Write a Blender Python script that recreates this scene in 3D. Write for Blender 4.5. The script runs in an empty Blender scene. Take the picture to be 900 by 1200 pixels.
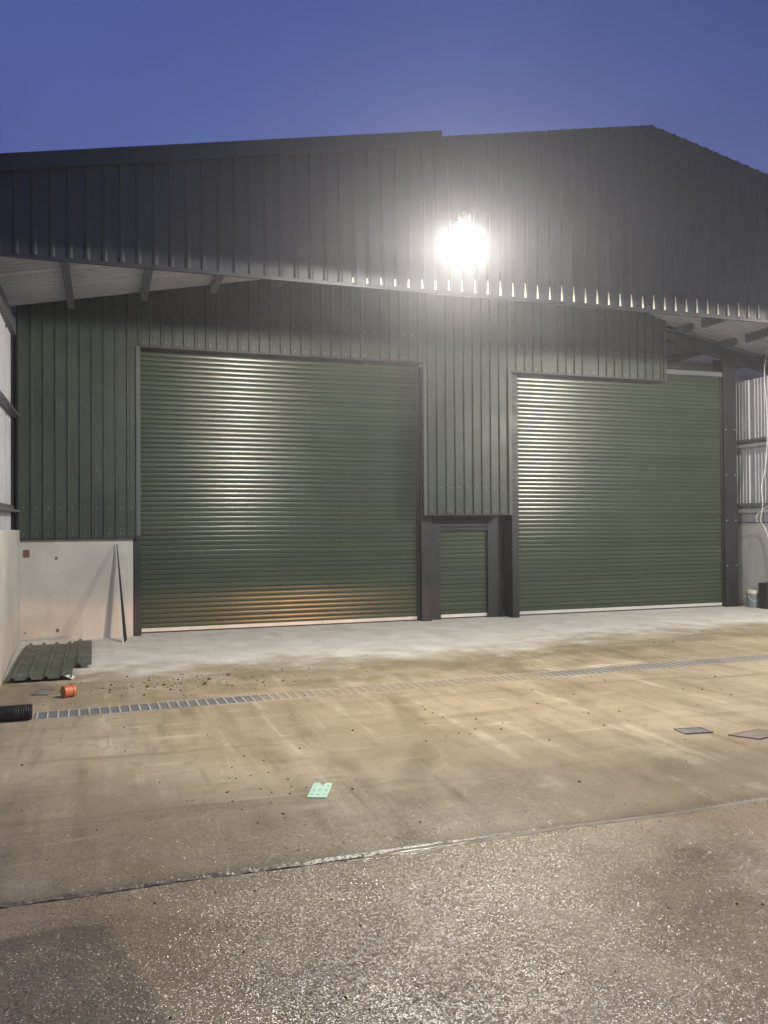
import bpy, bmesh, math, random
from mathutils import Vector, Matrix, noise
R = math.radians
S = bpy.context.scene
COL = S.collection
random.seed(11)

# ------------------------------------------------------------------ camera
cam = bpy.data.objects.new('camera', bpy.data.cameras.new('camera'))
COL.objects.link(cam)
cr, cu, cf = (Vector((.94802237, -.31813176, -.00676565)), Vector((.00235965, -.01423293, .99989592)),
              Vector((.31819495, .94793966, .01274246)))
cam.matrix_world = Matrix(((cr.x, cu.x, -cf.x, 0), (cr.y, cu.y, -cf.y, -15.09), (cr.z, cu.z, -cf.z, 1.9), (0, 0, 0, 1)))
cam.data.sensor_fit = 'HORIZONTAL'
cam.data.sensor_width = 36
cam.data.lens = 36 * 975 / 900
cam.data.clip_start, cam.data.clip_end = .05, 500
S.camera = cam

# ------------------------------------------------------------------ dusk sky
SKY_STRENGTH, LAMP, LENS, BEAM, HAZE = .15, 132, 16, 240, .0048
W = bpy.data.worlds.new('World'); S.world = W; W.use_nodes = True
wn = W.node_tree.nodes; wl = W.node_tree.links
sky = wn.new('ShaderNodeTexSky'); sky.sky_type = 'NISHITA'; sky.sun_disc = False
sky.sun_elevation = R(-2.1); sky.sun_rotation = R(190)
sky.air_density, sky.dust_density, sky.ozone_density = 1.0, 1.2, 3.15
cl = wn.new('ShaderNodeTexNoise'); cl.inputs['Scale'].default_value = 1.6; cl.inputs['Detail'].default_value = 5; cl.inputs['Distortion'].default_value = .6
cm = wn.new('ShaderNodeMapRange'); wl.new(cl.outputs[0], cm.inputs[0])
for i, q in zip((1, 2, 3, 4), (.32, .68, .74, 1.26)): cm.inputs[i].default_value = q
wtc = wn.new('ShaderNodeTexCoord'); wl.new(wtc.outputs['Generated'], cl.inputs['Vector'])
ct = wn.new('ShaderNodeVectorMath'); ct.operation = 'SCALE'; wl.new(sky.outputs[0], ct.inputs[0]); wl.new(cm.outputs[0], ct.inputs['Scale'])
wl.new(ct.outputs[0], wn['Background'].inputs[0]); wn['Background'].inputs[1].default_value = SKY_STRENGTH
S.view_settings.view_transform = 'Standard'; S.view_settings.look = 'None'
S.view_settings.gamma = 1; S.view_settings.exposure = 3.7
cy = S.cycles
cy.use_denoising = True; cy.max_bounces = 6; cy.diffuse_bounces = 4; cy.glossy_bounces = 3
cy.volume_bounces = 0; cy.sample_clamp_indirect = 4; cy.sample_clamp_direct = 0

def beam(l, axis, stops):
    """angular output of a lamp: strength against the component of the ray along axis (in the lamp's own space)"""
    l.use_nodes = True; nt = l.node_tree; e = nt.nodes['Emission']
    tc = nt.nodes.new('ShaderNodeTexCoord'); dt = nt.nodes.new('ShaderNodeVectorMath'); dt.operation = 'DOT_PRODUCT'
    nt.links.new(tc.outputs['Normal'], dt.inputs[0]); dt.inputs[1].default_value = axis
    mr = nt.nodes.new('ShaderNodeMapRange'); nt.links.new(dt.outputs['Value'], mr.inputs[0])
    mr.inputs[1].default_value, mr.inputs[2].default_value = -1, 1
    cr = nt.nodes.new('ShaderNodeValToRGB'); nt.links.new(mr.outputs[0], cr.inputs[0]); el = cr.color_ramp.elements
    while len(el) < len(stops): el.new(.5)
    for q, (p, v) in zip(el, stops): q.position = (p + 1) / 2; q.color = (v, v, v, 1)
    nt.links.new(cr.outputs[0], e.inputs['Strength'])
# dipped headlights of the vehicle parked behind the photographer: warm, thrown level and cut off at lamp height
for hx in (6.6, 8.1):
    l = bpy.data.lights.new('headlight_beam', 'SPOT')
    l.energy = BEAM; l.color = (1, .50, .25); l.spot_size = R(34); l.spot_blend = .7; l.shadow_soft_size = .05
    o = bpy.data.objects.new('headlight_beam', l); COL.objects.link(o)
    o.location = (hx, -18.2, .68)
    o.rotation_euler = Vector((-.33, 1, 0)).to_track_quat('-Z', 'Y').to_euler()
    up = o.rotation_euler.to_matrix().inverted() @ Vector((0, 0, 1))
    beam(l, up, [(-1, .01), (-.058, .01), (-.040, 1), (-.003, 1), (.002, 0)])

# ------------------------------------------------------------------ materials
def mat(name, base, rough=.6, metal=0, spec=.5):
    m = bpy.data.materials.new(name); m.use_nodes = True
    b = m.node_tree.nodes['Principled BSDF']
    b.inputs['Base Color'].default_value = (*base, 1); b.inputs['Roughness'].default_value = rough
    b.inputs['Metallic'].default_value = metal; b.inputs['Specular IOR Level'].default_value = spec
    return m
class N:
    """small node-writing helper"""
    def __init__(s, m): s.m = m; s.n = m.node_tree.nodes; s.l = m.node_tree.links; s.b = s.n['Principled BSDF']
    def put(s, sock, v):
        if isinstance(v, bpy.types.NodeSocket): s.l.new(v, sock)
        elif isinstance(v, tuple) and len(v) == 3 and sock.type == 'RGBA': sock.default_value = (*v, 1)
        else: sock.default_value = v
    def pos(s):
        return s.n.new('ShaderNodeNewGeometry').outputs['Position']
    def mapping(s, v, scale=(1, 1, 1), rot=(0, 0, 0), loc=(0, 0, 0)):
        k = s.n.new('ShaderNodeMapping'); s.l.new(v, k.inputs[0])
        k.inputs['Scale'].default_value = scale; k.inputs['Rotation'].default_value = rot; k.inputs['Location'].default_value = loc
        return k.outputs[0]
    def noise(s, v, scale, detail=4, rough=.55, dist=0):
        k = s.n.new('ShaderNodeTexNoise'); s.l.new(v, k.inputs['Vector'])
        k.inputs['Scale'].default_value = scale; k.inputs['Detail'].default_value = detail
        k.inputs['Roughness'].default_value = rough; k.inputs['Distortion'].default_value = dist
        return k.outputs[0]
    def voro(s, v, scale, feat='F1', out='Distance'):
        k = s.n.new('ShaderNodeTexVoronoi'); s.l.new(v, k.inputs['Vector']); k.inputs['Scale'].default_value = scale
        k.feature = feat
        return k.outputs[out]
    def math(s, op, a, b=0., c=None):
        k = s.n.new('ShaderNodeMath'); k.operation = op; s.put(k.inputs[0], a); s.put(k.inputs[1], b)
        if c is not None: s.put(k.inputs[2], c)
        return k.outputs[0]
    def ramp(s, v, a, b, lo=0., hi=1.):
        k = s.n.new('ShaderNodeMapRange'); k.interpolation_type = 'SMOOTHSTEP'
        s.put(k.inputs[0], v)
        for i, q in zip((1, 2, 3, 4), (a, b, lo, hi)): s.put(k.inputs[i], q)
        return k.outputs[0]
    def mix(s, f, a, b, mode='MIX'):
        k = s.n.new('ShaderNodeMix'); k.data_type = 'RGBA'; k.blend_type = mode
        s.put(k.inputs[0], f); s.put(k.inputs[6], a); s.put(k.inputs[7], b)
        return k.outputs[2]
    def sep(s, v):
        k = s.n.new('ShaderNodeSeparateXYZ'); s.l.new(v, k.inputs[0]); return k.outputs
    def bump(s, h, strength=.3, dist=.01, prev=None):
        k = s.n.new('ShaderNodeBump'); s.put(k.inputs['Height'], h); s.put(k.inputs['Strength'], strength)
        k.inputs['Distance'].default_value = dist
        if prev is not None: s.l.new(prev, k.inputs['Normal'])
        return k.outputs[0]
    def set(s, name, v): s.put(s.b.inputs[name], v)

def painted(name, base, rough, var=.25, dirt=(.16, .15, .12), dirt_amt=.35, scratch=0., bump=.10, rv=1.):
    m = mat(name, base, rough); k = N(m); P = k.pos()
    n1 = k.noise(P, 1.3, 5); n2 = k.noise(k.mapping(P, (9, 9, .7)), 1.6, 4, .6)
    col = k.mix(k.ramp(n1, .3, .7), tuple(c * (1 - var) for c in base), tuple(c * (1 + var) for c in base))
    oi = k.n.new('ShaderNodeObjectInfo').outputs['Random']
    tn = k.n.new('ShaderNodeVectorMath'); tn.operation = 'SCALE'; k.l.new(col, tn.inputs[0]); k.l.new(k.ramp(oi, 0, 1, .90, 1.10), tn.inputs['Scale']); col = tn.outputs[0]
    d = k.math('MULTIPLY', k.ramp(n2, .52, .78), dirt_amt)
    col = k.mix(d, col, dirt)
    if scratch:
        sc = k.math('MULTIPLY', k.ramp(k.noise(P, 5.5, 7, .7), .60, .70), scratch)
        col = k.mix(sc, col, (.5, .5, .46))
    k.set('Base Color', col)
    k.set('Roughness', k.ramp(k.noise(P, 3, 4), .3, .7, rough - .05 * rv, rough + .08 * rv))
    k.set('Normal', k.bump(k.noise(P, 4.5, 3), bump, .02))
    return m

M = {}
M['clad'] = painted('green_coated_sheet', (.034, .048, .036), .40, .2, (.10, .10, .08), .3, .05)
M['fascia'] = painted('dark_coated_sheet', (.015, .016, .019), .40, .06, (.04, .04, .04), .1)
M['slat'] = painted('olive_shutter_paint', (.042, .059, .033), .25, .06, (.075, .08, .055), .08, 0, .02, .25)
M['steel'] = painted('dark_painted_steel', (.013, .015, .017), .45, .2, (.10, .09, .08), .3, .06)
M['purlin'] = painted('galvanised_purlin', (.13, .135, .15), .5, .15, (.15, .15, .14), .3)
M['liner'] = painted('pale_liner_sheet', (.54, .56, .63), .55, .08, (.3, .3, .3), .35)
M['side'] = painted('pale_side_sheet', (.44, .45, .50), .5, .08, (.3, .3, .3), .35)
M['rail'] = painted('galvanised_rail', (.42, .43, .46), .4, .1, (.3, .3, .3), .2)
M['alu'] = painted('aluminium_bar', (.60, .58, .54), .38, .1, (.3, .28, .24), .4)
M['trim'] = painted('grey_trim', (.060, .072, .062), .42, .15)
M['rubber'] = mat('black_rubber', (.012, .012, .012), .6)
M['black'] = painted('black_plastic', (.014, .014, .016), .45, .2, (.16, .13, .09), .35)
M['orange'] = painted('orange_plastic', (.42, .12, .05), .45, .12, (.35, .25, .16), .35)
M['lampbody'] = mat('lamp_housing', (.03, .03, .032), .5)
M['iron'] = painted('cover_iron', (.20, .165, .14), .6, .25, (.36, .29, .20), .6)
M['stone'] = painted('grey_infill', (.20, .20, .19), .7, .35, (.34, .28, .20), .5)
M['bucket'] = painted('grey_blue_plastic', (.16, .19, .21), .4, .1, (.3, .28, .24), .3)
M['cream'] = painted('cream_plastic', (.62, .58, .48), .45, .05)
M['cable'] = mat('white_cable', (.75, .75, .75), .5)
M['red'] = painted('red_brown_block', (.17, .07, .055), .7, .3)
M['rust'] = painted('rust_mark', (.17, .12, .085), .8, .4)
M['clod'] = painted('mud_clod', (.05, .038, .026), .9, .5)
M['crumb'] = painted('concrete_crumb', (.30, .26, .20), .85, .4)
M['mortar'] = painted('worn_mortar', (.36, .31, .24), .3, .3, (.2, .17, .13), .6)
M['glint'] = painted('pale_rib_glint', (.62, .60, .48), .5, .08)  # pale colour for the wedges that imitate lamp highlights on the ribs
M['white'] = painted('white_film', (.75, .75, .72), .5, .03)
M['strip'] = painted('galvanised_strip', (.36, .39, .39), .35, .1)
M['scrap'] = painted('scrap_green_sheet', (.060, .080, .056), .42, .2, (.20, .19, .16), .5, .55)

m = mat('lit_lens', (1, 1, 1), .3); k = N(m); M['lens'] = m
k.set('Emission Color', (1, .94, .84)); k.set('Emission Strength', float(LENS))

M['fascia'].node_tree.nodes['Principled BSDF'].inputs['Specular IOR Level'].default_value = .3
# cast concrete (walls)
def concrete(name, base, lines=True):
    m = mat(name, base, .8); k = N(m); P = k.pos()
    a = k.noise(P, 1.1, 6, .6); b = k.noise(P, 7, 5, .6); c = k.noise(k.mapping(P, (5, 5, .5)), 1.4, 4)
    col = k.mix(k.ramp(a, .3, .7), tuple(x * .84 for x in base), tuple(x * 1.1 for x in base))
    col = k.mix(k.math('MULTIPLY', k.ramp(c, .5, .8), .35), col, tuple(x * .62 for x in base))
    col = k.mix(k.math('MULTIPLY', k.ramp(b, .62, .75), .3), col, tuple(x * .6 for x in base))
    pits = k.ramp(k.voro(P, 16), .03, .06, 1, 0)
    pits = k.math('MULTIPLY', pits, k.ramp(b, .5, .6))
    col = k.mix(k.math('MULTIPLY', pits, .6), col, tuple(x * .35 for x in base))
    k.set('Base Color', col)
    h = k.math('SUBTRACT', k.math('MULTIPLY', b, .3), pits)
    k.set('Normal', k.bump(h, .35, .008))
    return m
M['conc'] = concrete('cast_concrete', (.47, .465, .43))
M['conc2'] = concrete('grey_cast_concrete', (.50, .50, .49))

# yard slab: clean grey by the doors, muddy and streaked beyond, damp towards the joint
def facets(k, P, scale, amt, base=None):
    """tilts every grain of the surface its own way, so single grains catch the lamps"""
    v = k.n.new('ShaderNodeTexVoronoi'); k.l.new(P, v.inputs['Vector']); v.inputs['Scale'].default_value = scale
    o = k.n.new('ShaderNodeVectorMath'); o.operation = 'SUBTRACT'; k.l.new(v.outputs['Color'], o.inputs[0]); o.inputs[1].default_value = (.5, .5, .5)
    sc = k.n.new('ShaderNodeVectorMath'); sc.operation = 'SCALE'; k.l.new(o.outputs[0], sc.inputs[0]); k.put(sc.inputs['Scale'], amt)
    ad = k.n.new('ShaderNodeVectorMath'); ad.operation = 'ADD'; k.l.new(sc.outputs[0], ad.inputs[0])
    k.l.new(base if base is not None else k.n.new('ShaderNodeNewGeometry').outputs['Normal'], ad.inputs[1])
    nm = k.n.new('ShaderNodeVectorMath'); nm.operation = 'NORMALIZE'; k.l.new(ad.outputs[0], nm.inputs[0])
    return nm.outputs[0]
def yard_material():
    m = mat('muddy_concrete', (.4, .32, .2), .7); k = N(m); P = k.pos(); x, y, z = k.sep(P)
    lo = k.noise(P, .45, 5, .6, .4); mid = k.noise(P, 1.9, 6, .62); fine = k.noise(P, 26, 5, .65)
    tr = k.noise(k.mapping(P, (3.6, .30, 1), (0, 0, R(-14))), 1.0, 6, .62, .25)     # wheel smears towards the doors
    tr2 = k.noise(k.mapping(P, (.32, 2.6, 1), (0, 0, R(9))), 1.1, 6, .62, .3)       # scraper smears along the drain
    mud = k.mix(k.ramp(lo, .33, .68), (.31, .25, .165), (.445, .37, .26))
    mud = k.mix(k.math('MULTIPLY', k.math('MULTIPLY', k.ramp(tr, .50, .66), k.ramp(mid, .38, .62, .25, 1)), .7), mud, (.20, .16, .10))
    mud = k.mix(k.math('MULTIPLY', k.math('MULTIPLY', k.ramp(tr, .46, .34), k.ramp(mid, .60, .42, .2, 1)), .7), mud, (.54, .47, .345))
    mud = k.mix(k.math('MULTIPLY', k.ramp(tr2, .54, .70), .6), mud, (.22, .17, .10))
    mud = k.mix(k.math('MULTIPLY', k.ramp(k.math('ADD', tr2, k.math('MULTIPLY', mid, .6)), .66, .50), .8), mud, (.62, .55, .42))
    mud = k.mix(k.math('MULTIPLY', k.ramp(fine, .58, .72), .35), mud, (.17, .13, .085))
    mud = k.mix(k.math('MULTIPLY', k.ramp(k.noise(P, 6, 6, .7, .6), .50, .66), .4), mud, (.24, .195, .13))
    mud = k.mix(k.math('MULTIPLY', k.ramp(k.noise(P, 110, 2), .60, .72), .5), mud, (.16, .125, .085))
    th = k.noise(k.mapping(P, (15, .9, 1), (0, 0, R(-20))), 1.0, 5, .6, .5); th2 = k.noise(k.mapping(P, (1.0, 11, 1), (0, 0, R(12))), 1.0, 5, .6, .5)
    pm = k.ramp(k.noise(P, .9, 3), .45, .6)
    mud = k.mix(k.math('MULTIPLY', k.math('MULTIPLY', k.ramp(th, .56, .64), pm), .35), mud, (.22, .17, .105))
    mud = k.mix(k.math('MULTIPLY', k.math('MULTIPLY', k.ramp(th2, .60, .65), k.ramp(pm, .6, .2)), .35), mud, (.60, .53, .40))
    for (ax, ay, rr, hw, am) in ((-22, -1, 25.6, .17, .5), (-22, -1, 27.5, .17, .45)):   # sweeping wheel tracks
        dd = k.n.new('ShaderNodeVectorMath'); dd.operation = 'DISTANCE'; k.l.new(P, dd.inputs[0]); dd.inputs[1].default_value = (ax, ay, 0)
        dv = k.math('ABSOLUTE', k.math('ADD', k.math('SUBTRACT', dd.outputs['Value'], rr), k.math('MULTIPLY', k.math('SUBTRACT', lo, .5), .7)))
        tk = k.math('MULTIPLY', k.ramp(dv, hw, hw * .45), k.ramp(mid, .36, .58, .15, 1))
        mud = k.mix(k.math('MULTIPLY', tk, am), mud, (.205, .16, .098))
    grey = k.mix(k.ramp(mid, .3, .7), (.64, .62, .565), (.80, .78, .72))
    grey = k.mix(k.math('MULTIPLY', k.ramp(tr, .53, .70), .4), grey, (.46, .445, .40))
    grey = k.mix(k.math('MULTIPLY', k.ramp(mid, .56, .66), .4), grey, (.80, .79, .76))
    # wavering washed edge, nearer the doors to the right
    edge = k.math('ADD', y, k.math('ADD', k.math('MULTIPLY', k.math('SUBTRACT', lo, .5), 1.6),
                  k.math('MULTIPLY', k.math('ADD', k.math('MULTIPLY', k.math('SUBTRACT', tr, .5), .45), k.math('SUBTRACT', mid, .5)), 2.2)))
    edge = k.math('SUBTRACT', edge, k.math('MULTIPLY', k.ramp(x, 4.5, 11), 1.25))
    g = k.ramp(edge, -4.6, -3.1)
    col = k.mix(g, mud, grey)
    band = k.math('MULTIPLY', k.ramp(edge, -5.9, -4.9), k.ramp(edge, -4.2, -4.6))   # darker swept mud before the drain
    col = k.mix(k.math('MULTIPLY', band, k.ramp(mid, .42, .62, .1, .6)), col, (.19, .155, .095))
    wet = k.ramp(k.math('ADD', y, k.math('MULTIPLY', k.math('SUBTRACT', lo, .5), 1.8)), -8.0, -9.7)
    col = k.mix(k.math('MULTIPLY', wet, .38), col, (.15, .115, .075))
    ed = k.ramp(k.math('ADD', y, k.math('MULTIPLY', mid, .22)), -10.22, -10.42)
    col = k.mix(k.math('MULTIPLY', ed, .5), col, (.12, .095, .07))
    k.set('Base Color', col)
    k.set('Roughness', k.math('SUBTRACT', k.ramp(mid, .3, .7, .78, .62), k.math('MULTIPLY', wet, .30)))
    k.set('Specular IOR Level', k.math('ADD', .25, k.math('MULTIPLY', wet, .35)))
    peb = k.voro(P, 62); h = k.math('ADD', k.math('MULTIPLY', fine, .6), k.math('MULTIPLY', tr, .8))
    n = k.bump(h, .35, .012)
    n = facets(k, P, 95, k.math('MULTIPLY', wet, k.ramp(k.noise(P, 60, 2), .52, .66, .12, .95)), n)
    k.set('Normal', n)
    return m
M['yard'] = yard_material()

def wet_material():
    m = mat('wet_brushed_concrete', (.16, .13, .10), .3); k = N(m); P = k.pos(); x, y, z = k.sep(P)
    lo = k.noise(P, .8, 5, .6, .5); mid = k.noise(P, 3.2, 6, .62); fine = k.noise(P, 48, 4, .7)
    col = k.mix(k.ramp(lo, .34, .66), (.22, .16, .098), (.40, .31, .20))
    col = k.mix(k.math('MULTIPLY', k.ramp(mid, .52, .72), .45), col, (.27, .22, .165))
    v = k.n.new('ShaderNodeTexVoronoi'); k.l.new(P, v.inputs['Vector']); v.inputs['Scale'].default_value = 150
    grit = k.sep(v.outputs['Color'])[0]
    col = k.mix(k.math('MULTIPLY', k.ramp(grit, .70, .95), .55), col, (.36, .31, .25))
    col = k.mix(k.math('MULTIPLY', k.ramp(grit, .28, .05), .5), col, (.05, .042, .034))
    # an older repair patch with a ragged edge at the near left
    wob = k.math('ADD', k.math('MULTIPLY', k.math('SUBTRACT', mid, .5), .12), k.math('MULTIPLY', k.math('SUBTRACT', lo, .5), .25))
    px = k.math('ADD', k.math('ADD', x, wob), k.math('MULTIPLY', k.math('ADD', y, 11.3), .28))
    patch = k.math('MULTIPLY', k.ramp(px, .15, .07), k.ramp(k.math('ADD', y, wob), -10.86, -10.90))
    col = k.mix(k.math('MULTIPLY', patch, .55), col, (.088, .068, .048))
    k.set('Base Color', col)
    damp = k.ramp(k.noise(P, .85, 4, .5, .3), .36, .62)
    k.set('Roughness', k.ramp(damp, 0, 1, .34, .22))
    k.set('Specular IOR Level', .75)
    n = k.bump(k.noise(P, 9, 4, .6), .30, .02)
    n = k.bump(fine, .5, .006, n)
    n = facets(k, P, 235, k.math('MULTIPLY', k.ramp(k.noise(P, 40, 3), .38, .62, .5, 1), k.ramp(damp, 0, 1, 1.0, .66)), n)
    k.set('Normal', n)
    return m
M['wet'] = wet_material()

m = mat('silt_filled_cells', (.3, .25, .2), .7); k = N(m); P = k.pos(); x, y, z = k.sep(P); M['silt'] = m
mudx = k.math('ADD', k.ramp(x, .9, 2.2), k.math('MULTIPLY', k.math('SUBTRACT', k.noise(P, 1.3, 5), .5), .9))
mudx = k.math('MULTIPLY', mudx, k.ramp(x, 5.6, 4.4, .35, 1))
k.set('Base Color', k.mix(k.ramp(mudx, .25, .75), (.165, .163, .16), (.33, .26, .175)))
k.set('Normal', k.bump(k.noise(P, 30, 4), .4, .01))
m = mat('galvanised_grating', (.5, .48, .44), .5); k = N(m); P = k.pos(); M['grate'] = m
k.set('Base Color', k.mix(k.ramp(k.noise(P, 2.5, 5), .42, .66), (.52, .50, .46), (.40, .32, .22)))

m = mat('printed_green_paper', (.3, .6, .42), .7); k = N(m); M['paper'] = m
tc = k.n.new('ShaderNodeTexCoord').outputs['Object']; x, y, z = k.sep(tc)
cx = k.math('ABSOLUTE', k.math('SUBTRACT', k.math('FRACT', k.math('MULTIPLY', x, 3.)), .5))
cyy = k.math('ABSOLUTE', k.math('SUBTRACT', k.math('FRACT', k.math('MULTIPLY', y, 3.)), .5))
ins = k.math('MULTIPLY', k.math('LESS_THAN', k.math('ABSOLUTE', k.math('SUBTRACT', x, .5)), .38), k.math('LESS_THAN', k.math('ABSOLUTE', k.math('SUBTRACT', y, .5)), .36))
ink = k.math('MULTIPLY', k.ramp(k.math('ADD', cx, cyy), .38, .26), ins)
ink = k.math('MULTIPLY', ink, k.ramp(k.noise(tc, 9, 3), .32, .55))
k.set('Base Color', k.mix(k.math('MULTIPLY', ink, .7), k.mix(k.noise(tc, 5, 4), (.40, .66, .50), (.55, .78, .64)), (.14, .24, .20)))

# ------------------------------------------------------------------ mesh helpers
class MB:
    def __init__(s): s.v = []; s.f = []
    def quad(s, *p):
        i = len(s.v); s.v += [tuple(q) for q in p]; s.f.append(tuple(range(i, i + len(p)))); return s
    def box(s, a, b):
        (x0, y0, z0), (x1, y1, z1) = a, b; i = len(s.v)
        s.v += [(x0, y0, z0), (x1, y0, z0), (x1, y1, z0), (x0, y1, z0), (x0, y0, z1), (x1, y0, z1), (x1, y1, z1), (x0, y1, z1)]
        s.f += [tuple(i + q for q in f) for f in ((0, 3, 2, 1), (4, 5, 6, 7), (0, 1, 5, 4), (1, 2, 6, 5), (2, 3, 7, 6), (3, 0, 4, 7))]
        return s
    def hexa(s, bot, top):
        i = len(s.v); s.v += [tuple(q) for q in list(bot) + list(top)]
        s.f += [tuple(i + q for q in f) for f in ((0, 3, 2, 1), (4, 5, 6, 7), (0, 1, 5, 4), (1, 2, 6, 5), (2, 3, 7, 6), (3, 0, 4, 7))]
        return s
    def tube(s, pts, r, seg=10, caps=True):
        pts = [Vector(p) for p in pts]; i0 = len(s.v); n = len(pts)
        for j, p in enumerate(pts):
            t = (pts[min(j + 1, n - 1)] - pts[max(j - 1, 0)]).normalized()
            a = t.cross(Vector((0, 0, 1)))
            if a.length < .01: a = t.cross(Vector((0, 1, 0)))
            a.normalize(); b = t.cross(a); rr = r[j] if isinstance(r, (list, tuple)) else r
            for q in range(seg):
                w = 2 * math.pi * q / seg; s.v.append(tuple(p + a * rr * math.cos(w) + b * rr * math.sin(w)))
        for j in range(n - 1):
            for q in range(seg):
                s.f.append((i0 + j * seg + q, i0 + j * seg + (q + 1) % seg, i0 + (j + 1) * seg + (q + 1) % seg, i0 + (j + 1) * seg + q))
        if caps:
            s.f.append(tuple(i0 + q for q in range(seg))[::-1]); s.f.append(tuple(i0 + (n - 1) * seg + q for q in range(seg)))
        return s
    def mesh(s, name, m, smooth=False):
        me = bpy.data.meshes.new(name); me.from_pydata(s.v, [], s.f); me.materials.append(m); me.update()
        bm = bmesh.new(); bm.from_mesh(me); bmesh.ops.recalc_face_normals(bm, faces=bm.faces); bm.to_mesh(me); bm.free()
        if smooth:
            for p in me.polygons: p.use_smooth = True
        return me
    def build(s, name, m, parent=None, smooth=False, bevel=0):
        o = obj(name, s.mesh(name, m, smooth), parent)
        if bevel:
            b = o.modifiers.new('bevel', 'BEVEL'); b.width = bevel; b.segments = 2; b.limit_method = 'ANGLE'
        return o
def obj(name, me, parent=None, loc=None):
    o = bpy.data.objects.new(name, me); COL.objects.link(o)
    if parent is not None: o.parent = parent
    if loc: o.location = loc
    return o
def tag(o, label=None, cat=None, group=None, kind=None):
    for kk, v in (('label', label), ('category', cat), ('group', group), ('kind', kind)):
        if v: o[kk] = v
    return o
def empty(name, loc=(0, 0, 0)):
    o = bpy.data.objects.new(name, None); COL.objects.link(o); o.location = loc; return o

def roof(x): return 7.60 - .193 * (7.5 - x) if x < 7.5 else 7.60 - .215 * (x - 7.5)
LIN = .38
def under(x): return roof(x) - LIN
PITCH = .188
def ribbed(x0, x1, y, zb, zt, h=.032, w=.03, c=.015, front=-1):
    """box-profile sheet in the XZ plane at y, ribs standing towards front; zt is a function of x"""
    xs = [(x0, 0)]
    k = math.ceil((x0 + w + .004) / PITCH)
    while k * PITCH + w + .004 < x1:
        r = k * PITCH; xs += [(r - w, 0), (r - w + (w - c) * .5, h * .30), (r - w + (w - c) * .8, h * .68), (r - c, h), (r + c, h), (r + w - (w - c) * .8, h * .68), (r + w - (w - c) * .5, h * .30), (r + w, 0)]; k += 1
    xs.append((x1, 0)); b = MB()
    for (xa, ha), (xb, hb) in zip(xs, xs[1:]):
        b.quad((xa, y + front * ha, zb), (xb, y + front * hb, zb), (xb, y + front * hb, zt(xb)), (xa, y + front * ha, zt(xa)))
    return b

# ------------------------------------------------------------------ ground
tag(MB().quad((-90, -90, -.12), (90, -90, -.12), (90, 90, -.12), (-90, 90, -.12)).build('ground', M['crumb']), kind='structure')
def slab(name, m, x0, x1, ya, yb, nx, z, rag):
    """slab top with a ragged edge along ya, that edge dropping to the level of the ground below"""
    b = MB(); ys = [yb, ya + .5, ya + .12]
    rows = [[(x0 + (x1 - x0) * i / nx, q, z) for i in range(nx + 1)] for q in ys]
    e1, e2 = [], []
    for i in range(nx + 1):
        x = x0 + (x1 - x0) * i / nx
        d = rag * (noise.noise((x * 1.3, 0, 3)) * 1.5 + noise.noise((x * 6, 1, 3)) * .7 + noise.noise((x * 25, 2, 3)) * .35)
        e1.append((x, ya + d + .02, z)); e2.append((x, ya + d - .012, z - .008 - .01 * abs(noise.noise((x * 8, 5, 1)))))
    rows += [e1, e2, [(p[0], p[1] - .004, z - .1) for p in e2]]
    for r in rows: b.v += r
    for j in range(len(rows) - 1):
        for i in range(nx): b.f.append((j * (nx + 1) + i, j * (nx + 1) + i + 1, (j + 1) * (nx + 1) + i + 1, (j + 1) * (nx + 1) + i))
    o = b.build(name, m); return tag(o, kind='structure')
slab('concrete_yard', M['yard'], -9, 26, -10.5, 12, 1400, 0, .02)
b = MB(); nx = 1000; rows = [[], [], []]
for i in range(nx + 1):
    x = -9 + 35 * i / nx
    d = .02 * (noise.noise((x * 1.3, 0, 3)) * 1.5 + noise.noise((x * 7, 4, 3)) * .6 + noise.noise((x * 25, 6, 3)) * .35)
    rows[0].append((x, -40, -.006)); rows[1].append((x, -10.535 + d, -.006)); rows[2].append((x, -10.53 + d, -.11))
for r in rows: b.v += r
for j in range(2):
    for i in range(nx): b.f.append((j * (nx + 1) + i, j * (nx + 1) + i + 1, (j + 1) * (nx + 1) + i + 1, (j + 1) * (nx + 1) + i))
tag(b.build('wet_concrete', M['wet']), kind='structure')
b = MB(); nx = 700; nr = 6                    # worn mortar filling the joint, missing at the left
for i in range(nx + 1):
    x = .35 + 9 * i / nx; f = min(1, max(0, (x - .5) / 1.0 + .9 * noise.noise((x * 1.1, 8, 8))))
    d = .02 * noise.noise((x * 1.3, 0, 3)) * 1.5
    for j in range(nr + 1):
        t = j / nr; yy = -10.552 + .062 * t + d
        b.v.append((x, yy + .004 * noise.noise((x * 20, j, 1)), -.05 + .046 * f + .003 * f * math.sin(math.pi * t) * (1 + .9 * noise.noise((x * 14, t * 3, 4))) - .008 * (j in (0, nr))))
for i in range(nx):
    for j in range(nr): b.f.append((i * (nr + 1) + j, (i + 1) * (nr + 1) + j, (i + 1) * (nr + 1) + j + 1, i * (nr + 1) + j + 1))
tag(b.build('joint_mortar', M['mortar'], smooth=True), kind='structure')

# ------------------------------------------------------------------ the shed
shed = tag(empty('metal_shed', (6, 0, 0)), 'large dark green metal clad shed with two roller shutters under a deep gable canopy', 'shed')
def P(o):                       # keep world placement when parenting to the shed
    o.matrix_parent_inverse = Matrix.Translation((-6, 0, 0)); return o
def part(b, name, m, parent=shed, **kw):
    o = b.build(name, m, parent, **kw)
    return P(o) if parent is shed else o
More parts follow.
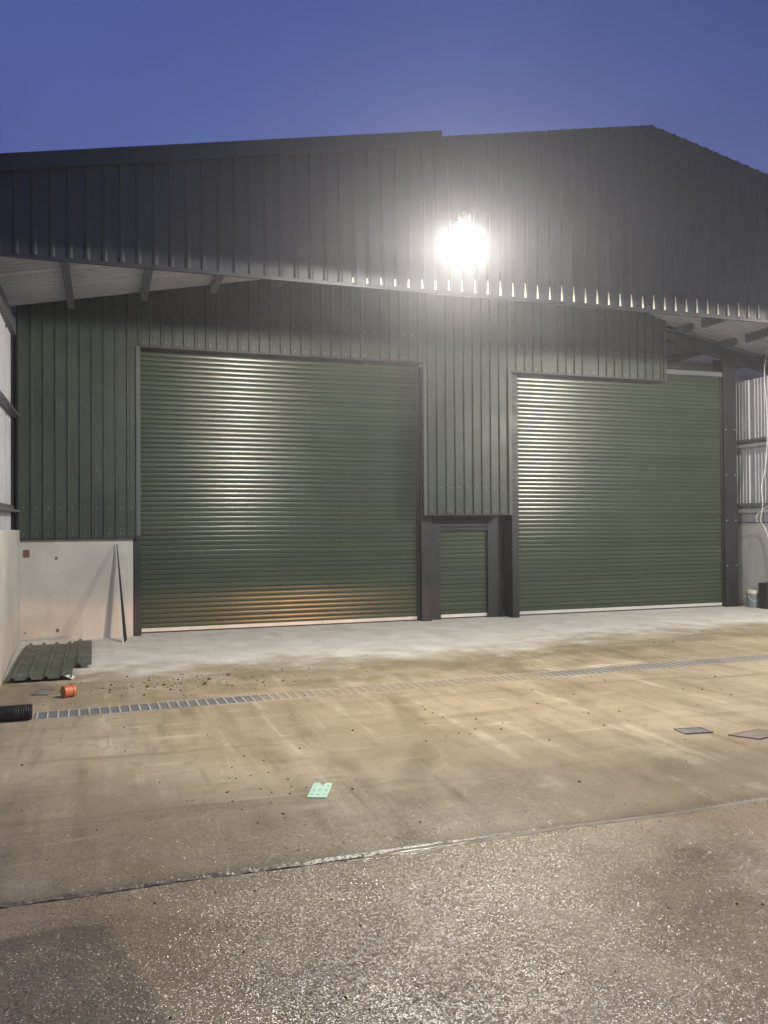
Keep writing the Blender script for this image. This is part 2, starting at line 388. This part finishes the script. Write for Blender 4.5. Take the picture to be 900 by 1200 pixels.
# gable fascia, sheet by sheet
FY = -5.0
x = -1.75
while x < 16.4:
    x1 = min(x + 5 * PITCH, 16.5)
    yo = FY + (.0025 if round((x + 1.75) / (5 * PITCH)) % 2 else -.0025)
    part(ribbed(x - .006, min(x1 + .006, 16.5), yo, 4.94 + random.uniform(-.006, .004), lambda q: roof(q) + .02, h=.024, w=.036, c=.010), 'fascia_sheet', M['fascia'], smooth=True)
    x = x1
# added pale wedges at the foot of the ribs, shaped like lamp highlights
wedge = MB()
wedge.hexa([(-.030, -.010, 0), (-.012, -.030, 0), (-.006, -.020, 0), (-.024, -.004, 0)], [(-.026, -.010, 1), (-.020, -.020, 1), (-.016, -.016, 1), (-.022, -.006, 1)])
wm = wedge.mesh('rib_glint', M['glint'])
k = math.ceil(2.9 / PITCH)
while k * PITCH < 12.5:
    q = k * PITCH; o = P(obj('rib_glint', wm, shed, (q, FY, 4.948)))
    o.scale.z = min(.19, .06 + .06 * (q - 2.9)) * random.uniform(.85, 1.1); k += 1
b = MB(); b.box((-1.75, FY + .006, 4.90), (16.5, FY + .05, 4.955)); part(b, 'fascia_rail', M['fascia'])
# barge flashing on the left slope only
b = MB(); xa, xb = -1.8, 4.2
b.hexa([(xa, FY - .075, roof(xa) - .12), (xb, FY - .075, roof(xb) - .12), (xb, FY - .040, roof(xb) - .12), (xa, FY - .040, roof(xa) - .12)],
       [(xa, FY - .075, roof(xa) + .06), (xb, FY - .075, roof(xb) + .06), (xb, FY - .040, roof(xb) + .06), (xa, FY - .040, roof(xa) + .06)])
b.hexa([(xa, FY - .075, roof(xa) + .062), (xb, FY - .075, roof(xb) + .062), (xb, FY + .25, roof(xb) + .062), (xa, FY + .25, roof(xa) + .062)],
       [(xa, FY - .075, roof(xa) + .07), (xb, FY - .075, roof(xb) + .07), (xb, FY + .25, roof(xb) + .07), (xa, FY + .25, roof(xa) + .07)])
part(b, 'barge_flashing', M['fascia'])
# roof: outer sheets and pale liner sheets, ribs running down the slope
def roof_strip(xa, xb, ya, yb, dz, up, pitch=.094, w=.022, c=.012, h=.022):
    b = MB(); ys = [(ya, 0)]; k = math.ceil((ya + w + .003) / pitch)
    while k * pitch + w + .003 < yb:
        r = k * pitch; ys += [(r - w, 0), (r - c, h * up), (r + c, h * up), (r + w, 0)]; k += 1
    ys.append((yb, 0))
    for (y0, h0), (y1, h1) in zip(ys, ys[1:]):
        b.quad((xa, y0, roof(xa) + dz + h0), (xb, y0, roof(xb) + dz + h0), (xb, y1, roof(xb) + dz + h1), (xa, y1, roof(xa) + dz + h1))
    return b
y = FY + .06
while y < 9.9:
    y1 = min(y + .94, 10)
    for xa, xb in ((-1.8, 7.5), (7.5, 16.5)):
        part(roof_strip(xa, xb, y, y1, -.02, 1, .188), 'roof_sheet', M['fascia'])
        part(roof_strip(xa + .05, xb, y, y1, -LIN, -1, .150, .038, .024, .045), 'liner_sheet', M['liner'])
    y = y1
b = MB(); b.hexa([(7.2, FY + .01, roof(7.2) + .012), (7.5, FY + .01, roof(7.5) + .012), (7.5, 10, roof(7.5) + .012), (7.2, 10, roof(7.2) + .012)], [(7.2, FY + .01, roof(7.2) + .02), (7.5, FY + .01, roof(7.5) + .02), (7.5, 10, roof(7.5) + .02), (7.2, 10, roof(7.2) + .02)])
b.hexa([(7.5, FY + .01, roof(7.5) + .012), (7.8, FY + .01, roof(7.8) + .012), (7.8, 10, roof(7.8) + .012), (7.5, 10, roof(7.5) + .012)], [(7.5, FY + .01, roof(7.5) + .02), (7.8, FY + .01, roof(7.8) + .02), (7.8, 10, roof(7.8) + .02), (7.5, 10, roof(7.5) + .02)]); part(b, 'ridge_cap', M['fascia'])
# purlins under the canopy
px = [-.53 + 1.15 * i for i in range(15)]
for q in px:
    b = MB(); z = under(q) - .024
    b.box((q - .035, FY + .07, z - .18), (q + .035, -.46, z)); b.box((q + .035, FY + .07, z - .18), (q + .075, -.46, z - .165))
    part(b, 'purlin', M['purlin'])
    if q > 10:
        b = MB(); b.box((q - .035, -.16, z - .16), (q + .035, 9.8, z)); part(b, 'purlin', M['purlin'])
b = MB(); b.box((-1.52, FY + .07, 4.98), (-1.36, -.10, 5.22)); part(b, 'eave_beam', M['purlin'])
# right-hand rafter of the portal frame at the facade line
b = MB()
def rz(q): return 6.10 - .207 * (q - 11.83)
for za, zb, ya, yb in ((0, -.025, .22, .40), (-.20, -.225, .22, .40), (-.025, -.20, .30, .32)):
    b.hexa([(7.6, ya, rz(7.6) + zb), (16.3, ya, rz(16.3) + zb), (16.3, yb, rz(16.3) + zb), (7.6, yb, rz(7.6) + zb)],
           [(7.6, ya, rz(7.6) + za), (16.3, ya, rz(16.3) + za), (16.3, yb, rz(16.3) + za), (7.6, yb, rz(7.6) + za)])
part(b, 'rafter', M['steel'])

# facade cladding
CY = -.40
def clad(x0, x1, zb, zt, n):
    for i in range(n):
        a = x0 + (x1 - x0) * i / n; c = x0 + (x1 - x0) * (i + 1) / n
        part(ribbed(a - (.005 if i else 0), c + (.005 if i < n - 1 else 0), CY + (.002 if i % 2 else -.002), zb + random.uniform(-.003, .003), zt), 'cladding_sheet', M['clad'])
clad(-1.36, .505, 1.685, under, 2)
clad(.505, 5.72, 4.94, under, 5)
clad(5.72, 7.57, 2.06, under, 2)
rt = lambda q: min(under(q), 6.12 + .30 * (11.2 - q))
clad(7.57, 11.2, 4.87, rt, 4)
sb = MB()
for xa, xb, zb in ((-1.36, .505, 1.685), (.505, 5.72, 4.94), (5.72, 7.57, 2.06), (7.57, 11.2, 4.87)):
    for zz in (zb + .06, zb + .5):
        q = math.ceil(xa / PITCH) * PITCH + PITCH / 2
        while q < xb - .03:
            sb.tube([(q - .03, CY - .001, zz), (q - .03, CY - .009, zz)], .008, 6); q += PITCH
part(sb, 'screw', M['rail'])
# closing flashings: drip trims, corner trims, door-head soffits and reveals
def trim(a, c, m='trim'): part(MB().box(a, c), 'flashing', M[m])
trim((-1.37, CY - .045, 1.655), (.55, CY + .012, 1.684), 'steel')
trim((.505, CY - .045, 1.70), (.575, CY - .001, 4.925))
trim((5.715, CY - .045, 2.03), (5.785, CY - .001, 4.92))
trim((7.505, CY - .045, 2.03), (7.575, CY - .001, 4.85))
trim((11.15, CY - .045, 4.84), (11.205, CY - .003, 6.11))
trim((.577, CY - .04, 4.905), (5.713, 0.06, 4.938), 'steel')
trim((7.577, CY - .04, 4.835), (11.20, .06, 4.868), 'steel')
trim((5.787, CY - .035, 2.03), (7.503, .06, 2.058), 'steel')
# steel posts
def ipost(name, x0, x1, y0, y1, z0, z1):
    b = MB(); t = .018; b.box((x0, y0, z0), (x1, y0 + t, z1)); b.box((x0, y1 - t, z0), (x1, y1, z1)); xm = (x0 + x1) / 2
    b.box((xm - .008, y0 + t, z0), (xm + .008, y1 - t, z1)); return part(b, name, M['steel'])
def cpost(x0, x1, y0, y1, z0, z1, m='steel'):
    b = MB(); b.box((x0, y0, z0), (x1, y1, z1)); return part(b, 'post', M[m], bevel=.008)
cpost(.455, .585, -.32, .05, 0, 1.65)
cpost(.595 - .09, .585, -.30, .06, 1.70, 4.90)
cpost(5.765, 5.98, -.16, .10, 0, 4.90)
cpost(7.64, 7.79, -.29, .10, 0, 4.83)
ipost('post', 12.95, 13.30, -.10, .22, 0, 5.50)
b = MB(); b.box((12.99, -.104, .0), (13.26, -.101, .012)); b.box((12.93, -.17, 0), (13.33, .26, .014)); part(b, 'base_plate', M['steel'])
for zz in (.9, 1.9, 2.9, 3.9):
    for xx in (13.00, 13.24):
        part(MB().tube([(xx, -.10, zz), (xx, -.116, zz)], .014, 6), 'bolt', M['rail'])
ipost('post', -1.62, -1.40, -.42, -.2, 0, 5.10)
# lintel beams in the open gap above the right shutter
part(MB().box((11.1, -.02, 5.20), (12.75, .16, 5.37)), 'lintel', M['steel'])
part(MB().box((11.15, -.06, 5.075), (13.02, .10, 5.175)), 'head_flashing', M['purlin'])
# stub wall of cast concrete under the left cladding, with its cast-in marks
pw = MB(); pw.box((-1.36, -.36, -.05), (.452, -.10, 1.70)); pw = part(pw, 'concrete_panel', M['conc'])
for (u, v, su, sv, mm) in ((-1.215, 1.43, .05, .065, 'red'), (-.76, 1.35, .025, .035, 'rust'), (-.74, .16, .035, .035, 'rust'), (-1.23, .14, .02, .02, 'rust')):
    b = MB(); n = 9
    ring = [(u + su * math.cos(2 * math.pi * i / n) * random.uniform(.75, 1.1), v + sv * math.sin(2 * math.pi * i / n) * random.uniform(.75, 1.1)) for i in range(n)]
    if mm == 'red': ring = [(u - su, v - sv), (u + su, v - sv * .9), (u + su, v + sv), (u - su, v + sv)]; n = 4
    b.quad(*[(p[0], -.366, p[1]) for p in ring])
    for i in range(n):
        p, q = ring[i], ring[(i + 1) % n]; b.quad((p[0], -.366, p[1]), (q[0], -.366, q[1]), (q[0], -.359, q[1]), (p[0], -.359, p[1]))
    b.build('cast_mark', M[mm], pw).matrix_parent_inverse = Matrix.Identity(4)

# roller shutters: a curtain of single slats
def slat_mesh(w, p):
    runs = [[(.004, .0), (-.013, .05)], [(-.013, .05), (-.0158, .26), (-.0166, .48), (-.0158, .70), (-.0134, .88)], [(-.0134, .88), (.006, .955)]]
    b = MB()
    for prof in runs:                       # separate runs keep the folds sharp
        i = len(b.v)
        for q in prof: b.v += [(0, q[0], q[1] * p), (w, q[0], q[1] * p)]
        for j in range(len(prof) - 1): b.f.append((i + j * 2, i + j * 2 + 1, i + j * 2 + 3, i + j * 2 + 2))
    return b.mesh('slat', M['slat'], True)
def shutter(x0, x1, y, z0, z1, n, mat_head=True, label=None):
    c = MB(); c.box((x0 - .06, y + .006, z0 + .02), (x1 + .06, y + .02, z1 + .05))
    d = part(c, 'roller_shutter', M['steel'])
    if label: d['label'] = label
    p = (z1 - z0 - .075) / n; me = slat_mesh(x1 - x0, p)
    for i in range(n):
        o = obj('slat', me, d, (x0, y + random.uniform(-.0015, .0015), z0 + .075 + i * p))
        o.rotation_euler.x = random.gauss(0, R(.6)); o.rotation_euler.z = random.gauss(0, R(.05))
    MB().box((x0, y - .022, z0 + .012), (x1, y + .004, z0 + .074)).build('bottom_bar', M['alu'], d, bevel=.004)
    MB().box((x0, y - .018, z0 - .008), (x1, y + .002, z0 + .012)).build('rubber_seal', M['rubber'], d)
    for q in (x0 - .07, x1 + .002):
        MB().box((q, y - .05, z0 - .01), (q + .068, y + .004, z1 + .04)).build('guide_rail', M['steel'], d, bevel=.005)
    return d
shutter(.60, 5.72, .0, .012, 5.02, 58, label='wide olive green roller shutter on the left')
shutter(7.88, 12.92, .0, .012, 5.03, 58, label='olive green roller shutter on the right')
shutter(6.14, 7.42, .06, .012, 2.03, 23, label='small roller shutter of the pedestrian doorway')
# frame of the pedestrian doorway; dark header and right jamb stand in for shade
b = MB(); b.box((5.985, -.02, 0), (6.22, .05, 2.03)); part(b, 'door_frame_shade', M['steel'], bevel=.006)
b = MB(); b.box((7.235, -.02, 0), (7.56, .05, 2.03)); part(b, 'door_frame_shade', M['steel'], bevel=.006)
hp = MB(); hp.box((6.222, .0, 0), (7.233, .05, .075)); hp.hexa([(6.222, -.016, .012), (7.233, -.016, .012), (7.233, 0, .0), (6.222, 0, .0)], [(6.222, -.016, .062), (7.233, -.016, .062), (7.233, 0, .074), (6.222, 0, .074)])
hm = hp.mesh('header_shade_slat', M['steel'])
for i in range(4): P(obj('header_shade_slat', hm, shed, (0, 0, 1.73 + .076 * i)))

# side walls: pale ribbed sheets over rails
def side_sheets(x, ya, yb, zb, zt, face, m, PITCH=.188, w=.03, c=.015):
    y = ya
    while y < yb - .05:
        y1 = min(y + .94, yb); bb = MB(); ys = [(y, 0)]; k = math.ceil((y + w + .004) / PITCH)
        while k * PITCH + w + .004 < y1:
            r = k * PITCH; ys += [(r - w, 0), (r - c, .032), (r + c, .032), (r + w, 0)]; k += 1
        ys.append((y1, 0))
        for (p, hp), (q, hq) in zip(ys, ys[1:]):
            bb.quad((x + face * hp, p, zb), (x + face * hq, q, zb), (x + face * hq, q, zt), (x + face * hp, p, zt))
        part(bb, 'side_sheet', M[m]); y = y1
side_sheets(13.66, -4.9, 9.9, 1.86, 5.03, -1, 'side', .094, .020, .010)
side_sheets(-1.46, -4.9, 9.9, 1.80, 5.10, 1, 'side')
for zz in (2.10, 2.24, 3.55, 3.66):
    w = zz in (2.10, 3.55)
    part(MB().box((13.50 if w else 13.52, -4.8, zz - .035), (13.62, .6, zz + .035)), 'rail', M['rail' if w else 'purlin'])
for zz in (2.16, 3.70):
    bb = MB(); bb.box((-1.42, -4.8, zz - .05), (-1.30, -.24, zz - .02)); bb.box((-1.425, -4.8, zz - .02), (-1.40, -.24, zz + .06)); part(bb, 'rail', M['purlin'])
part(MB().box((-1.5, 9.9, 0), (13.7, 10, 7.1)), 'back_wall', M['clad'])

# ------------------------------------------------------------------ cast concrete side walls
b = MB(); b.hexa([(-1.55, -.36, -.1), (-1.31, -.36, -.1), (-1.155, -4.75, -.1), (-1.40, -4.75, -.1)],
                 [(-1.55, -.36, 1.82), (-1.31, -.36, 1.82), (-1.155, -4.75, 1.85), (-1.40, -4.75, 1.85)])
tag(b.build('concrete_wall', M['conc'], bevel=.012), 'pale cast concrete wall along the left side, beside the scrap sheets', 'wall')
b = MB(); b.box((13.62, -4.8, -.1), (13.86, 3, 1.84))
tag(b.build('concrete_wall', M['conc2'], bevel=.012), 'grey cast concrete wall beyond the steel post on the right', 'wall')

# ------------------------------------------------------------------ floodlights on the fascia
def floodlight(loc, label, power=1.):
    f = tag(empty('floodlight', loc), label, 'floodlight', 'floodlights on the gable fascia')
    d = Vector((0, .16, -1)).normalized(); q = d.to_track_quat('Z', 'Y').to_matrix().to_4x4()
    # opal globe under a finned cap, carried by an arm from the gable fascia
    b = MB(); b.tube([q @ Vector((0, 0, .14 * math.sin(w))) for w in [R(-78 + 82 * i / 14) for i in range(15)]], [max(.14 * math.cos(R(-78 + 82 * i / 14)), .002) for i in range(15)], 28)
    b.build('lens', M['lens'], f, smooth=True)
    b = MB(); b.tube([q @ Vector((0, 0, z)) for z in (-.13, -.135, -.16, -.165, -.22)], [.045, .06, .06, .05, .04], 28); b.build('housing', M['lampbody'], f)
    b = MB()
    for i in range(12):
        w = 2 * math.pi * i / 12; c, s = math.cos(w), math.sin(w)
        b.hexa([q @ Vector((c * r - s * o, s * r + c * o, -.166)) for r, o in ((.042, -.004), (.07, -.004), (.07, .004), (.042, .004))],
               [q @ Vector((c * r - s * o, s * r + c * o, -.21)) for r, o in ((.042, -.004), (.06, -.004), (.06, .004), (.042, .004))])
    b.build('heat_sink', M['lampbody'], f)
    e = Vector((.95, FY - .036 - loc[1], .70)); st = q @ Vector((0, 0, -.20))
    b = MB(); b.tube([st, st + Vector((.06, .14, .07)), e], .024, 10); b.box((e.x - .07, e.y - .012, e.z - .09), (e.x + .07, e.y + .002, e.z + .09)); b.build('arm', M['lampbody'], f)
    l = bpy.data.lights.new('floodlight_beam', 'SPOT'); l.energy = LAMP * power; l.color = (1, .93, .81)
    l.spot_size = R(180); l.spot_blend = .03; beam(l, (0, 0, -1), [(-1, 0), (0, 1.0), (.45, 1.0), (.7, .86), (1, .68)]); l.shadow_soft_size = .10
    lo = bpy.data.objects.new('floodlight_beam', l); COL.objects.link(lo); lo.parent = f
    lo.location = d * .06; lo.rotation_euler = d.to_track_quat('-Z', 'Y').to_euler()
    return f
floodlight((3.45, -7.40, 4.80), 'round floodlight glowing white in front of the middle of the dark gable fascia')
floodlight((12.4, -7.40, 4.80), 'second round floodlight at the right end of the fascia', 1.5)

# ------------------------------------------------------------------ channel drain
dr = tag(empty('channel_drain', (-.66, -6.14, 0)), 'long channel drain of ladder grating crossing the muddy yard', 'drain')
dr.rotation_euler.z = math.atan2(.33, 9.38)
L, HW = 13.6, .165
for yy in (-HW - .012, HW): MB().box((0, yy, -.05), (L, yy + .012, .007)).build('edge_rail', M['grate'], dr)
MB().quad((0, -HW, .0035), (L, -HW, .0035), (L, HW, .0035), (0, HW, .0035)).build('silt_bed', M['silt'], dr)
seg = .98
i = 0
b = MB(); n = 10
for j in range(n): b.box((j * seg / n, -HW, .001), (j * seg / n + .016, HW, .009))
gm = b.mesh('grate', M['grate'])
while (i + 1) * seg < L:
    o = obj('grate', gm, dr, (i * seg + .01, random.uniform(-.004, .004), random.uniform(-.001, .001))); i += 1

# ------------------------------------------------------------------ loose things in the yard
# black corrugated pipe
b = MB(); pts, rad = [], []
xx = -2.7
while xx < -.68:
    for dx, r in ((0, .070), (.006, .075), (.013, .075), (.018, .070)): pts.append((xx + dx, -6.24 + .02 * math.sin(xx * 2), .078)); rad.append(r)
    xx += .022
b.tube(pts, rad, 20, False); b.tube([pts[-1], (pts[-1][0] - .3, pts[-1][1], .078)], [.063, .063], 20, False)
tag(b.build('drain_pipe', M['black'], smooth=False), 'black corrugated pipe lying at the left end of the channel drain', 'pipe')
# two offcuts of green roofing sheet
def scrap(x0, x1, yf, yb, skew, zf, zb, lift, label, first):
    nx = 5; b = MB(); ny = 10
    prof = [(0, 0)]; r = x0 + first
    while r + .03 < x1: prof += [(r - .032 - x0, 0), (r - .015 - x0, .034), (r + .015 - x0, .034), (r + .032 - x0, 0)]; r += PITCH
    prof.append((x1 - x0, .004))
    for j in range(ny + 1):
        t = j / ny; yy = yf + (yb - yf) * t
        for (dx, h) in prof:
            zz = zf * (1 - t) ** 2 + zb * t + lift * math.sin(math.pi * t) + h + .006 * noise.noise((dx * 3, t * 4, 2))
            b.v.append((x0 + dx + skew * t, yy + .012 * noise.noise((dx * 5, yf, 1)), max(zz, .006)))
    n = len(prof)
    for j in range(ny):
        for i in range(n - 1): b.f.append((j * n + i, j * n + i + 1, (j + 1) * n + i + 1, (j + 1) * n + i))
    o = b.build('roofing_sheet', M['scrap']); s = o.modifiers.new('thick', 'SOLIDIFY'); s.thickness = .003
    return tag(o, label, 'metal sheet', 'offcuts of green roofing sheet')
big = scrap(-1.13, -.385, -4.20, -1.05, -.035, .035, .03, .03, 'long ribbed green roofing offcut lying against the left concrete wall', .07)
scrap(-.44, -.17, -3.38, -1.0, -.03, .045, .055, .02, 'short green roofing offcut overlapping the right edge of the longer one', .10)
b = MB(); b.quad((-.455, -4.20, .05), (-.375, -4.22, .012), (-.355, -4.05, .018), (-.40, -4.03, .04)); b.quad((-.455, -4.20, .05), (-.40, -4.03, .04), (-.47, -4.10, .046))
o = b.build('plastic_scrap', M['white']); s = o.modifiers.new('thick', 'SOLIDIFY'); s.thickness = .002
tag(o, 'torn scrap of white film on the front corner of the roofing offcut', 'plastic scrap')
# orange coupling lying on its side
c = tag(empty('pipe_coupling', (-.385, -5.26, .067)), 'orange plastic pipe coupling lying on its side on the mud', 'pipe coupling')
c.rotation_euler.z = R(30)
b = MB(); n = 24; prof = [(-.062, .052), (-.062, .062), (-.035, .062), (.03, .060), (.032, .067), (.06, .067), (.06, .054), (.03, .050), (-.05, .052), (-.062, .052)]
b.tube([(p, 0, 0) for p, r in prof], [r for p, r in prof], n, False); b.build('sleeve', M['orange'], c, smooth=False)
b = MB(); b.tube([(.024, 0, 0), (.034, 0, 0)], [.047, .047], n); b.build('stop_ring', M['black'], c)
# covers
def cover(pts, h, label, infill, grp=None):
    ctr = Vector((sum(p[0] for p in pts) / 4, sum(p[1] for p in pts) / 4, 0)); e = tag(empty('access_cover', ctr), label, 'access cover', grp)
    ps = [Vector((p[0], p[1], 0)) - ctr for p in pts]; b = MB()
    i2 = [p * .86 for p in ps]
    for a, c2, d, f in [(ps[i], ps[(i + 1) % 4], i2[(i + 1) % 4], i2[i]) for i in range(4)]:
        b.hexa([q + Vector((0, 0, -.02)) for q in (a, c2, d, f)], [q + Vector((0, 0, h)) for q in (a, c2, d, f)])
    b.build('frame', M['iron'], e)
    b = MB(); n = 10; A, B, C2, D = [p * .858 for p in ps]
    for j in range(n + 1):
        for i in range(n + 1):
            u, v = i / n, j / n; q = (A * (1 - u) + B * u) * (1 - v) + (D * (1 - u) + C2 * u) * v
            b.v.append((q.x, q.y, h * .75 + (h * .5 * noise.noise((i * 1.7, j * 1.7, ctr.x)) if 0 < i < n and 0 < j < n else 0)))
    for j in range(n):
        for i in range(n): b.f.append((j * (n + 1) + i, j * (n + 1) + i + 1, (j + 1) * (n + 1) + i + 1, (j + 1) * (n + 1) + i))
    b.build('infill', M[infill], e)
cover([(4.90, -8.73), (4.88, -8.91), (5.15, -8.95), (5.17, -8.78)], .013, 'small stone filled access cover, left of the pair on the right of the yard', 'stone')
cover([(5.21, -9.07), (5.36, -9.28), (5.74, -9.19), (5.60, -9.00)], .012, 'flat access cover cut by the right edge of the photo', 'iron')
cover([(-.79, -5.02), (-.72, -4.71), (-.53, -4.81), (-.60, -5.09)], .012, 'small grey access cover beside the orange coupling', 'stone')
# torn green printed paper
o = MB()
base = [(0, 0), (1, 0), (1, 1), (.66, 1.02), (.56, .86), (.40, .90), (.34, 1.0), (0, .97)]
g = 12; vs = {}
poly = []
for (u, v) in base: poly.append((u, v, .006))
o.quad(*poly); o.v += []
pa = o.build('paper_sheet', M['paper'])
A, Bv, Dv = Vector((1.32, -9.44, 0)), Vector((.118, -.068, 0)), Vector((.088, .31, 0))
pa.matrix_world = Matrix(((Bv.x, Dv.x, 0, A.x), (Bv.y, Dv.y, 0, A.y), (0, 0, 1, 0), (0, 0, 0, 1)))
s = pa.modifiers.new('thick', 'SOLIDIFY'); s.thickness = .004
tag(pa, 'torn pale green printed paper stuck to the muddy concrete', 'paper')
# galvanised flashing strip leaning on the concrete panel
b = MB(); f0, f1 = Vector((.285, -1.05, .0)), Vector((.185, -.385, 1.56)); ax = Vector((.075, .02, 0)); bx = Vector((.05, .10, .03))
t = Vector((.004, .0, 0))
b.hexa([f0, f0 + bx, f0 + bx + t, f0 + t], [f1, f1 + bx * .2, f1 + bx * .2 + t, f1 + t])
st = b.build('metal_strip', M['steel']); tag(st, 'long angled metal strip leaning against the left concrete panel', 'metal strip')
b = MB(); sd = Vector((-.026, 0, 0)); ty = Vector((0, .004, .0))
b.hexa([f0 - t * .1, f0 + sd, f0 + sd + ty, f0 + ty], [f1 - t * .1, f1 + sd * .8, f1 + sd * .8 + ty, f1 + ty])
b.build('lip', M['strip'], st)
# container and black crate by the right wall
e = tag(empty('plastic_container', (13.41, -.42, 0)), 'grey plastic container with a cream lid at the foot of the right wall', 'container')
b = MB(); b.tube([(0, 0, z) for z in (0, .015, .29, .31)], [.125, .135, .142, .135], 20); b.build('body', M['bucket'], e, smooth=False)
b = MB(); b.tube([(0, 0, z) for z in (.305, .31, .37, .385)], [.145, .15, .15, .135], 20); b.build('lid', M['cream'], e)
b = MB(); b.tube([(-.148, 0, .26), (-.15, -.06, .2), (-.10, -.12, .15), (0, -.155, .14), (.10, -.12, .15), (.15, -.06, .2), (.148, 0, .26)], .005, 6); b.build('handle', M['cable'], e)
b = MB(); b.box((13.36, -.86, .0), (13.60, -.62, .02)); b.box((13.36, -.86, .02), (13.375, -.62, .55)); b.box((13.585, -.86, .02), (13.60, -.62, .55)); b.box((13.375, -.86, .02), (13.585, -.845, .55)); b.box((13.375, -.635, .02), (13.585, -.62, .55))
tag(b.build('storage_bin', M['black'], bevel=.01), 'black bin standing right of the grey container by the wall', 'bin')
# white cables hanging on the right wall
def cable(pts, label):
    cu = bpy.data.curves.new('cable', 'CURVE'); cu.dimensions = '3D'; cu.bevel_depth = .009; cu.bevel_resolution = 2
    s = cu.splines.new('NURBS'); s.points.add(len(pts) - 1); s.use_endpoint_u = True; s.order_u = 3
    for q, p in zip(s.points, pts): q.co = (*p, 1)
    dg = bpy.data.objects.new('t', cu); me = bpy.data.meshes.new_from_object(dg); bpy.data.objects.remove(dg)
    me.materials.append(M['cable']); o = obj('cable', me); tag(o, label, 'cable', 'white cables on the right wall')
cable([(13.50, -.86, 5.6), (13.5, -.68, 5.3), (13.5, -.80, 4.2), (13.49, -.77, 3.08), (13.47, -.60, 2.63), (13.46, -.70, 2.25), (13.47, -.56, 1.87), (13.57, -.63, 1.74), (13.59, -.74, 1.34), (13.59, -.80, .6)],
      'long white cable hanging down the pale ribbed sheet and over the right concrete wall')
cable([(13.47, -.80, 2.2), (13.46, -.55, 2.08), (13.47, -.44, 1.90), (13.55, -.43, 1.86)], 'short white cable looped from the rail to the wall top')
# loose mud and grit
def bits(name, m, spots):
    b = MB()
    for (x, y, z, r) in spots:
        i = len(b.v); n = 5
        b.v.append((x, y, z + r * random.uniform(.6, 1.1)))
        off = random.random() * 6
        for q in range(n):
            w = off + 2 * math.pi * q / n; rr = r * random.uniform(.6, 1.2); b.v.append((x + rr * math.cos(w), y + rr * 1.2 * math.sin(w), z + r * random.uniform(.1, .5)))
        for q in range(n):
            w = off + 2 * math.pi * q / n; b.v.append((x + r * .8 * math.cos(w), y + r * .8 * math.sin(w), z - .003))
        for q in range(n):
            b.f.append((i, i + 1 + q, i + 1 + (q + 1) % n)); b.f.append((i + 1 + q, i + 6 + q, i + 6 + (q + 1) % n, i + 1 + (q + 1) % n))
    return tag(b.build(name, m), kind='stuff')
sp = []
for _ in range(110):
    y = random.uniform(-10.2, -5); sp.append((random.uniform(-.9, 6.5), y, 0, random.choice((.004, .005, .007, .011)) * random.uniform(.7, 1.3)))
for _ in range(26):
    sp.append((random.gauss(1.0, .35), random.gauss(-9.1, .35), 0, random.uniform(.005, .011)))
for _ in range(190):
    sp.append((random.gauss(.9, .8), random.gauss(-4.9, .33), 0, .005 + random.expovariate(250)))
for _ in range(60):
    sp.append((random.uniform(2.5, 11), random.uniform(-8.5, -3), 0, random.uniform(.006, .014)))
for _ in range(35):
    sp.append((random.uniform(-.4, 4.2), random.uniform(-12.3, -10.7), -.006, random.uniform(.004, .008)))
bits('mud_clods', M['clod'], sp)
sp = []
for _ in range(160):
    x = random.uniform(-.9, 5.5); sp.append((x, -10.47 + random.gauss(0, .06) - .03, -.004, random.uniform(.002, .007)))
for _ in range(200):
    x = random.uniform(-.9, 5.5); sp.append((x, -10.35 + random.expovariate(6), 0, random.uniform(.003, .007)))
bits('joint_crumbs', M['crumb'], sp)

# ------------------------------------------------------------------ thin air volume added to make the glow round the lamps
hz = MB().box((-60, -60, -1.2), (60, 60, 9.5)).build('glow_haze', mat('glow_haze_air', (1, 1, 1)))
tag(hz, kind='stuff')
m = hz.data.materials[0]; nt = m.node_tree; nt.nodes.remove(nt.nodes['Principled BSDF'])
pv = nt.nodes.new('ShaderNodeVolumePrincipled'); pv.inputs['Density'].default_value = HAZE
pv.inputs['Color'].default_value = (.93, .94, 1, 1); pv.inputs['Anisotropy'].default_value = .76
nt.links.new(pv.outputs[0], nt.nodes['Material Output'].inputs['Volume'])
